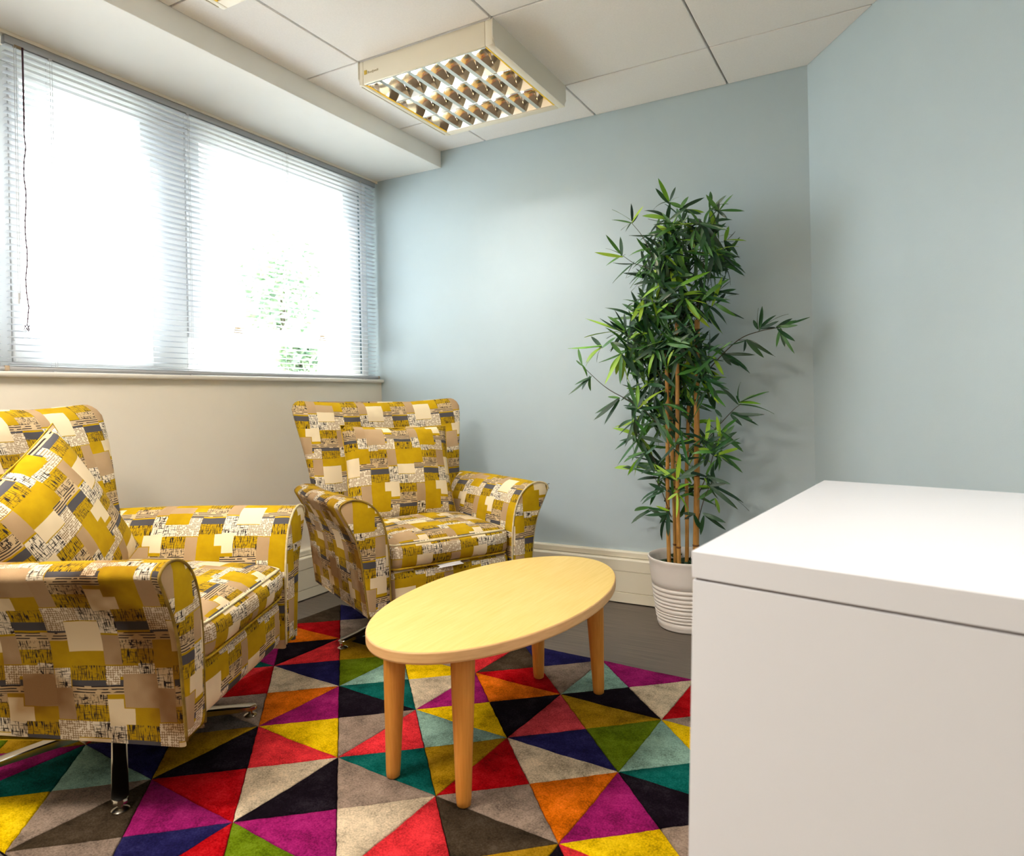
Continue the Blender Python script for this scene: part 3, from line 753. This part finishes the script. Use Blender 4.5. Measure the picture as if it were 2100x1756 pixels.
def pillow(label, chair, loc, lean, spin, size=(.222, .222, .062), uo=(0, 0)):
    n = 22; m = MB(); k = [-1 + 2 * i / n for i in range(n + 1)]
    for sgn in (1, -1):
        rows = []; uvr = []
        for a in k:
            row = []; ur = []
            for b in k:
                ea, eb = 1 - .055 * (1 - abs(b) ** 2.0), 1 - .055 * (1 - abs(a) ** 2.0)
                y = a * size[0] * (ea if abs(a) > 0 else 1); z = b * size[1] * eb
                t = size[2] * ((1 - abs(a) ** 2.6) * (1 - abs(b) ** 2.6)) ** .55
                wr = .004 * mnoise.noise(Vector((a * 2.3, b * 2.3, sgn + uo[0] * 9))) * (1 - abs(a) ** 3) * (1 - abs(b) ** 3)
                if sgn > 0:   # creases from the top middle and the lower corners
                    wr -= .012 * math.exp(-((a - .02) / .07) ** 2) * max(0, b - .55) * 2
                    wr += .004 * math.sin((a * 3 + b * 7)) * max(0, -b - .45) * (1 - a * a)
                row.append((sgn * t + wr, y, z)); ur.append((y * sgn + uo[0], z + uo[1]))
            rows.append(row); uvr.append(ur)
        m.grid(rows, uvr)
    h = chair.rotation_euler.z
    L = Matrix.Translation(chair.location) @ Matrix.Rotation(h, 4, 'Z') @ Matrix.Translation(loc) @ Matrix.Rotation(-lean, 4, 'Y') @ Matrix.Rotation(spin, 4, 'X')
    Li = L.inverted()
    def squash(p):      # the cushion gives where it rests on the seat
        q = L @ Vector(p)
        if q.z < .50: q.z = .457 + (q.z - .457) * .25 if q.z < .457 else q.z; q.z = max(q.z, .452)
        return tuple(Li @ q)
    m.v = [squash(p) for p in m.v]
    me = clean(m.mesh('throw_cushion', True)); o = link('throw_cushion', me, M_FAB)
    tag(o, label, 'cushion', 'square patchwork throw cushions')
    pr = MB(); edge = [(0, a * size[0] * (1 - .055 * (1 - b * b)) , b * size[1] * (1 - .055 * (1 - a * a))) for a, b in ([(-1 + i / 12, -1) for i in range(24)] + [(1, -1 + i / 12) for i in range(24)] + [(1 - i / 12, 1) for i in range(24)] + [(-1, 1 - i / 12) for i in range(25)])]
    edge = [squash(p) for p in edge]; pr.tube(edge, .0022, 5, cap=False); link('seam', pr.mesh('seam', True), M_PIPE_Y, o)
    o.matrix_world = L; return o
pillow('square patchwork throw cushion propped upright on the corner armchair', ch2, Vector((-.075, -.014, .635)), math.radians(18), math.radians(-2.5), size=(.242, .212, .062), uo=(.035, .11))
pillow('square patchwork throw cushion tipped on its corner in the left armchair', ch1, Vector((-.060, -.130, .620)), math.radians(17), math.radians(27), size=(.218, .218, .068), uo=(.12, .05))

# ------------------------------------------------------------------ white cabinet
ZC = .74
fl, bl_, br_, fr_ = [hitz(px, py, ZC) for px, py in ((1418, 1130), (1690, 985), (2100, 1012), (2100, 1228))]
fd = (fr_ - fl).normalized(); bd = (br_ - bl_).normalized()
fr2 = fl + fd * .66; br2 = bl_ + bd * .62
cb = empty('white_cabinet', ((fl.x + br2.x) / 2, (fl.y + br2.y) / 2, 0), label='plain white laminate cabinet with thick top in the right foreground', cat='cabinet')
cinv = Matrix.Translation(cb.location).inverted()
qd = [fl, fr2, br2, bl_]; cc = (fl + fr2 + br2 + bl_) / 4
def inset(q, d): return [tuple((p + (cc - p).normalized() * d).to_2d()) for p in q]
o = MB().prism(inset(qd, 0), ZC - .0345, ZC).obj('cabinet_top', M_CAB, cb, bevel=.0007, seg=1); o.matrix_parent_inverse = cinv
o = MB().prism(inset(qd, .006), ZC - .039, ZC - .034).obj('shadow_gap', M_DARK, cb); o.matrix_parent_inverse = cinv
o = MB().prism(inset(qd, .001), .045, ZC - .0378); o.v = [(x - .026 * (ZC - .0378 - z) / ZC, y, z) for x, y, z in o.v]; o = o.obj('cabinet_body', M_CAB, cb, bevel=.0007, seg=1); o.matrix_parent_inverse = cinv
o = MB().prism(inset(qd, .03), .0, .0455).obj('plinth', M_CAB, cb); o.matrix_parent_inverse = cinv

# ------------------------------------------------------------------ potted bamboo
PC = Vector((1.042, .752, 0))
pl = empty('potted_bamboo', PC, label='tall artificial bamboo with narrow green leaves in a ribbed white pot by the blue wall', cat='plant')
pinv = Matrix.Translation(pl.location).inverted()
def PP(nm, mb, mat, **k):
    o = mb.obj(nm, mat, pl, **k); o.matrix_parent_inverse = pinv; return o
pr = [(0, .001), (.112, .001), (.119, .004), (.1215, .010)]
z = .014
prof_r = lambda z: .1195 + .036 * (z / .29) ** .85
for k, w_ in enumerate([.024, .010, .014, .006, .018, .012, .012, .016, .016, .016]):
    r = prof_r(z); pr += [(r - .0008, z), (r + .0030, z + w_ * .22), (r + .0036, z + w_ * .5), (r + .0026, z + w_ * .8), (r - .0024, z + w_)]; z += w_ + .0018
z += .002
for zz in (z, .20, .24, .262): pr.append((prof_r(zz) + .001, zz))
pr += [(.1565, .276), (.159, .282), (.158, .2865), (.1545, .288), (.150, .284), (.148, .270), (.141, .225), (.0, .224)]
PP('pot', MB().lathe(pr, (PC.x, PC.y, 0), 72), M_POT, smooth=True, angle=.9)
m = MB(); rnd = random.Random(2)
for k in range(90):
    a, rr_ = rnd.uniform(0, 2 * PI), .128 * math.sqrt(rnd.random()); p = Vector((PC.x + rr_ * math.cos(a), PC.y + rr_ * math.sin(a), .246)); s = rnd.uniform(.014, .03)
    d = Vector((rnd.uniform(-1, 1), rnd.uniform(-1, 1), rnd.uniform(.1, .8))).normalized() * s; e = d.cross(Vector((0, 0, 1))).normalized() * s * .55
    m.add([p - e * .3, p + d * .6 + e, p + d * 1.3, p + d * .6 - e], [(0, 1, 2, 3)])
m.lathe([(.140, .244), (.10, .248), (0, .250)], (PC.x, PC.y, 0), 24)
PP('moss', m, M_MOSS, kind='stuff')
canes = [((1372, 1163), (1366, 712), .700, .0085, [.28, .62, .86]), ((1386, 1154), (1374, 770), .765, .009, [.12, .42, .7]), ((1392, 1167), (1387, 653), .69, .0088, [.10, .33, .66, .9]),
         ((1407, 1150), (1411, 830), .80, .0085, [.30, .8]), ((1427, 1160), (1430, 656), .755, .0125, [.1, .38, .5, .68, .96])]
cane_pts = []
for a, b, Y, r, nodes in canes:
    A = hity(*a, Y); B = hity(*b, Y); A.z = .228; m = MB(); pts = []; rr = []
    n = 14
    for k in range(n + 1):
        u = k / n; p = A.lerp(B, u) + Vector((.002 * math.sin(u * 7 + Y * 40), .002 * math.cos(u * 6), 0)); pts.append(p); rr.append(r * (1 - .12 * u))
    cn = PP('cane', m.tube(pts, r, 12, rr=rr), M_CANE, smooth=True, angle=.8); cane_pts.append((A, B))
    for u in nodes:
        nd = MB()
        p = A.lerp(B, u) + Vector((.002 * math.sin(u * 7 + Y * 40), .002 * math.cos(u * 6), 0)); nd.tube([p - Vector((0, 0, .004)), p - Vector((0, 0, .0012)), p + Vector((0, 0, .0012)), p + Vector((0, 0, .004))], r, 12, cap=False, rr=[r * .99, r * 1.13, r * 1.13, r * .98])
        o = nd.obj('cane_node', M_NODE, cn, smooth=True)
# leaves -------------------------------------------------------------
def leaf_mesh(droop, twist, mat):
    m = MB(); n = 6; rows = []
    for k in range(n + 1):
        u = k / n; w_ = .088 * (math.sin(PI * min(1, u * .92 + .06)) ** .75) * (1 if u < .98 else .05)
        z = -droop * u * u; tw = twist * u; x = u * (1 - .25 * droop * u)
        rows.append([(x, -w_ * math.cos(tw), z - w_ * math.sin(tw) + .012), (x, 0, z), (x, w_ * math.cos(tw), z + w_ * math.sin(tw) + .012)])
    me = m.grid(rows).mesh('leaf', True); me.materials.append(mat); return me
LM = [[leaf_mesh(d, t_, mt) for d, t_ in ((.12, .3), (.35, -.4), (.6, .5), (-.12, .2))] for mt in M_LEAF]
leaves = []   # (matrix, matidx, variant, length)
lr = random.Random(11)
def add_leaf(p, q, kind=None, var=None):
    d = q - p; L_ = d.length
    if L_ < .01: return
    x = d.normalized(); up = Vector((lr.uniform(-.6, .6), lr.uniform(-1.3, -.1), lr.uniform(.2, 1.0)))
    y = up.cross(x).normalized(); z = x.cross(y)
    M = Matrix((x, y, z)).transposed().to_4x4(); wsc = lr.uniform(.85, 1.25) * min(1.25, .085 / L_)
    M = Matrix.Translation(p) @ M @ Matrix.Diagonal((L_, L_ * wsc, L_, 1))
    if kind is None: kind = lr.choices((0, 1, 2), (.50, .38, .12))[0]
    leaves.append((M, kind, var if var is not None else lr.randrange(4), L_))
twigs = []
def twig(pts2d, Y0, Y1, r=.0022):
    n = len(pts2d); P3 = [hity(px, py, Y0 + (Y1 - Y0) * i / (n - 1)) for i, (px, py) in enumerate(pts2d)]
    P3 = catmull(P3, 5); twigs.append((P3, r)); return P3
def fan(px, py, Y, tips, kind=None):
    p = hity(px, py, Y)
    for i, tp_ in enumerate(tips):
        k = tp_[2] if len(tp_) > 2 else kind
        q = hity(tp_[0], tp_[1], min(.925, Y + lr.uniform(-.035, .03))); add_leaf(p + Vector((lr.uniform(-.004, .004), 0, lr.uniform(-.006, .006))), q, k, lr.choice((0, 0, 1, 3)))
def spray(px, py, Y, n, rmin=36, rmax=66, ang=None, spread=PI, kind=None):
    p = hity(px, py, Y)
    for k in range(n):
        a = lr.uniform(0, 2 * PI) if ang is None else math.radians(ang) + lr.uniform(-spread, spread)
        L_ = lr.uniform(rmin, rmax); q = hity(px + L_ * math.cos(a), py - L_ * math.sin(a) + 6, min(.93, Y + lr.uniform(-.07, .05)))
        add_leaf(p + Vector((lr.uniform(-.012, .012), lr.uniform(-.012, .012), lr.uniform(-.018, .018))), q, kind)
# outlying sprays traced by their own tips
twig([(1385, 660), (1376, 560), (1374, 480), (1372, 415)], .70, .70)
fan(1372, 416, .70, [(1350, 369, 2), (1345, 389, 0), (1384, 383, 0), (1335, 415, 0), (1388, 398, 2), (1402, 425, 1), (1362, 440, 0)])
fan(1394, 430, .69, [(1445, 402, 0), (1447, 432, 2), (1440, 436, 0), (1408, 405, 1), (1380, 460, 1)])
twig([(1428, 660), (1440, 560), (1460, 470), (1474, 436)], .755, .72)
fan(1474, 434, .72, [(1500, 395, 1), (1449, 402, 1), (1527, 428, 1), (1458, 424, 0), (1473, 410, 0), (1490, 447, 0)])
twig([(1384, 700), (1350, 560), (1320, 490), (1296, 458)], .70, .68)
fan(1295, 456, .68, [(1257, 424, 1), (1253, 446, 1), (1316, 420, 2), (1297, 415, 0), (1270, 470, 0), (1310, 435, 0), (1280, 475, 0)])
twig([(1380, 640), (1340, 560), (1300, 540), (1278, 525)], .70, .66)
fan(1276, 525, .66, [(1221, 521, 2), (1243, 484, 1), (1239, 543, 1), (1243, 505, 0), (1275, 487, 0), (1283, 520, 1)])
fan(1300, 540, .67, [(1251, 578, 0), (1279, 570, 0), (1260, 545, 0)])
fan(1485, 495, .73, [(1531, 488, 2), (1510, 478, 0), (1520, 521, 0), (1497, 525, 0), (1493, 460, 2), (1500, 508, 1)])
fan(1470, 600, .72, [(1513, 608, 0), (1495, 574, 0), (1500, 600, 0), (1510, 590, 0), (1492, 565, 0), (1450, 620, 0)])
fan(1455, 555, .72, [(1497, 550, 0), (1495, 533, 0), (1492, 558, 1), (1500, 540, 0)])
fan(1385, 592, .66, [(1378, 547, 2), (1456, 554, 2), (1352, 588, 2), (1400, 570, 1), (1360, 610, 1)])
fan(1404, 612, .66, [(1453, 618, 2), (1436, 654, 2), (1410, 650, 0), (1380, 640, 1)])
# left middle
twig([(1370, 800), (1330, 730), (1290, 690), (1262, 670)], .70, .64)
fan(1282, 680, .65, [(1262, 630, 0), (1283, 645, 0), (1195, 648, 2), (1195, 682, 2), (1230, 660, 0), (1250, 640, 1), (1300, 655, 1), (1240, 690, 0)])
fan(1235, 712, .64, [(1171, 721, 2), (1190, 735, 2), (1195, 750, 2), (1213, 738, 0), (1215, 692, 0), (1260, 690, 1), (1205, 715, 1)])
fan(1275, 728, .64, [(1242, 760, 2), (1256, 775, 2), (1288, 795, 2), (1270, 790, 1), (1235, 790, 2), (1310, 775, 0), (1250, 700, 1)])
twig([(1372, 900), (1320, 840), (1250, 800), (1212, 768), (1190, 745)], .70, .62)
fan(1212, 773, .62, [(1170, 812, 0), (1184, 793, 0), (1176, 787, 0), (1202, 805, 1), (1190, 800, 0)])
fan(1193, 748, .62, [(1183, 713, 1), (1208, 765, 1), (1180, 738, 1)])
fan(1308, 838, .64, [(1289, 783, 1), (1307, 776, 2), (1357, 783, 2), (1275, 828, 0), (1345, 835, 0), (1290, 862, 0), (1325, 800, 0)])
fan(1270, 818, .63, [(1226, 850, 0), (1222, 862, 0), (1234, 872, 0), (1250, 835, 0), (1245, 812, 1)])
fan(1300, 862, .63, [(1253, 874, 0), (1266, 890, 0), (1290, 880, 2), (1286, 915, 0), (1290, 905, 0), (1305, 900, 0), (1330, 890, 1)])
twig([(1374, 1010), (1350, 960), (1330, 920), (1322, 905)], .70, .66)
fan(1322, 930, .66, [(1270, 938, 1), (1275, 975, 2), (1283, 935, 0), (1292, 968, 0), (1345, 970, 0), (1350, 915, 0)])
fan(1345, 965, .67, [(1296, 947, 0), (1340, 952, 2), (1386, 985, 0), (1380, 978, 2), (1310, 965, 0)])
twig([(1376, 1060), (1358, 1010), (1340, 975)], .70, .66)
fan(1362, 1005, .67, [(1300, 1010, 0), (1306, 1020, 0), (1322, 1018, 0), (1345, 1015, 1), (1330, 990, 0)])
fan(1372, 1050, .67, [(1324, 1060, 0), (1330, 1045, 0), (1335, 1110, 0), (1344, 1040, 2), (1368, 1100, 0), (1350, 1075, 0)])
fan(1388, 985, .66, [(1395, 930, 2), (1428, 972, 0), (1340, 951, 2), (1450, 945, 0)])
fan(1390, 1015, .66, [(1392, 1062, 2), (1366, 1025, 2), (1425, 1050, 2), (1405, 1000, 0)])
fan(1425, 1055, .72, [(1398, 1052, 0), (1400, 1065, 0), (1440, 1100, 0)])
# right side
P_ = twig([(1430, 790), (1465, 745), (1515, 697), (1560, 679), (1600, 672)], .755, .74, .0028)
fan(1556, 677, .74, [(1550, 631, 0), (1567, 630, 0), (1602, 626, 0), (1543, 654, 0), (1585, 640, 0), (1600, 660, 0)])
fan(1592, 672, .74, [(1626, 650, 0), (1640, 653, 1), (1660, 658, 0), (1637, 670, 1), (1560, 673, 0), (1628, 703, 0)])
fan(1600, 676, .74, [(1589, 714, 1), (1628, 726, 1), (1610, 712, 0), (1618, 700, 0)])
twig([(1515, 698), (1545, 700), (1590, 732)], .745, .74, .0012)
fan(1530, 698, .74, [(1492, 713, 0), (1530, 722, 0), (1567, 735, 0), (1588, 730, 0)])
fan(1482, 726, .75, [(1478, 742, 0), (1500, 750, 0), (1543, 760, 0), (1549, 725, 0), (1535, 745, 0), (1515, 752, 0)])
fan(1450, 752, .75, [(1465, 730, 0), (1470, 757, 0), (1435, 765, 0), (1455, 730, 1)])
twig([(1430, 935), (1460, 890), (1500, 845), (1520, 828)], .755, .72, .0024)
fan(1515, 828, .72, [(1483, 790, 0), (1505, 783, 1), (1574, 796, 1), (1595, 829, 1), (1545, 805, 2), (1510, 810, 0), (1560, 822, 2)])
fan(1500, 848, .72, [(1568, 855, 0), (1563, 868, 0), (1520, 870, 0), (1545, 860, 0)])
fan(1466, 838, .73, [(1440, 806, 0), (1455, 808, 0), (1436, 825, 1), (1460, 800, 0), (1480, 855, 0)])
twig([(1430, 1020), (1455, 960), (1470, 900), (1478, 860)], .755, .71, .0022)
fan(1475, 905, .71, [(1473, 853, 2), (1506, 895, 2), (1505, 870, 1), (1450, 890, 0), (1508, 885, 0), (1455, 925, 0)])
fan(1455, 925, .71, [(1418, 907, 0), (1500, 908, 0), (1410, 955, 0), (1432, 920, 2), (1445, 960, 0), (1480, 940, 0)])
fan(1475, 930, .71, [(1532, 972, 1), (1523, 942, 1), (1508, 957, 0), (1465, 970, 0)])
twig([(1430, 1075), (1445, 1020), (1460, 990)], .755, .70, .0022)
fan(1450, 995, .70, [(1530, 1025, 0), (1516, 1044, 0), (1550, 1022, 0), (1475, 1012, 2), (1490, 990, 0), (1452, 980, 2), (1480, 1000, 0)])
fan(1465, 1020, .70, [(1470, 1042, 1), (1482, 1060, 2), (1455, 1030, 1)])
fan(1442, 1055, .70, [(1492, 1088, 0), (1485, 1070, 0), (1434, 1100, 0), (1470, 1065, 0)])
# dense crown and middle
for (x0, x1, y0, y1, n, nl) in ((1330, 1400, 470, 560, 9, 8), (1380, 1480, 450, 540, 9, 8), (1330, 1460, 540, 640, 14, 8), (1300, 1420, 620, 720, 17, 8), (1330, 1460, 700, 800, 15, 7), (1300, 1400, 740, 860, 10, 6),
                                (1340, 1480, 820, 930, 9, 6), (1290, 1400, 850, 960, 7, 5), (1330, 1470, 960, 1060, 5, 5), (1340, 1480, 430, 500, 5, 7), (1270, 1330, 670, 760, 7, 6), (1410, 1470, 600, 640, 4, 6), (1400, 1450, 700, 780, 3, 6)):
    for _ in range(int(n * 1.7)): spray(lr.uniform(x0, x1), lr.uniform(y0, y1), lr.uniform(.64, .84), nl, 36, 64)
for _ in range(26):
    cx_, cy_ = lr.uniform(1330, 1460), lr.uniform(440, 860); b_ = (1385, cy_ + 90)
    twig([b_, ((b_[0] + cx_) / 2, cy_ + 40), (cx_, cy_)], .74, lr.uniform(.68, .82), .0016)
for P3, r in twigs: PP('twig', MB().tube(P3, r, 5, cap=False, rr=[r * (1 - .6 * i / len(P3)) for i in range(len(P3))]), M_TWIG, smooth=True)
leaves.sort(key=lambda e: -(e[3] * (1.4 if e[0].translation.y < .70 else 1)))
for M, kd, vr, L_ in leaves[:300]:
    o = bpy.data.objects.new('leaf', LM[kd][vr]); C.objects.link(o); o.parent = pl; o.matrix_parent_inverse = pinv; o.matrix_basis = M
fo = MB(); fmi = []
for M, kd, vr, L_ in leaves[300:]:
    me = LM[kd][vr]; vs = [M @ v.co for v in me.vertices]; fs = [tuple(p.vertices) for p in me.polygons]; fo.add(vs, fs); fmi += [kd] * len(fs)
me = bpy.data.meshes.new('foliage'); me.from_pydata(fo.v, [], fo.f)
for mt in M_LEAF: me.materials.append(mt)
me.polygons.foreach_set('material_index', fmi); me.polygons.foreach_set('use_smooth', [True] * len(fmi))
o = link('foliage', me, None, pl, kind='stuff'); o.matrix_parent_inverse = pinv
print('LEAVES', len(leaves))
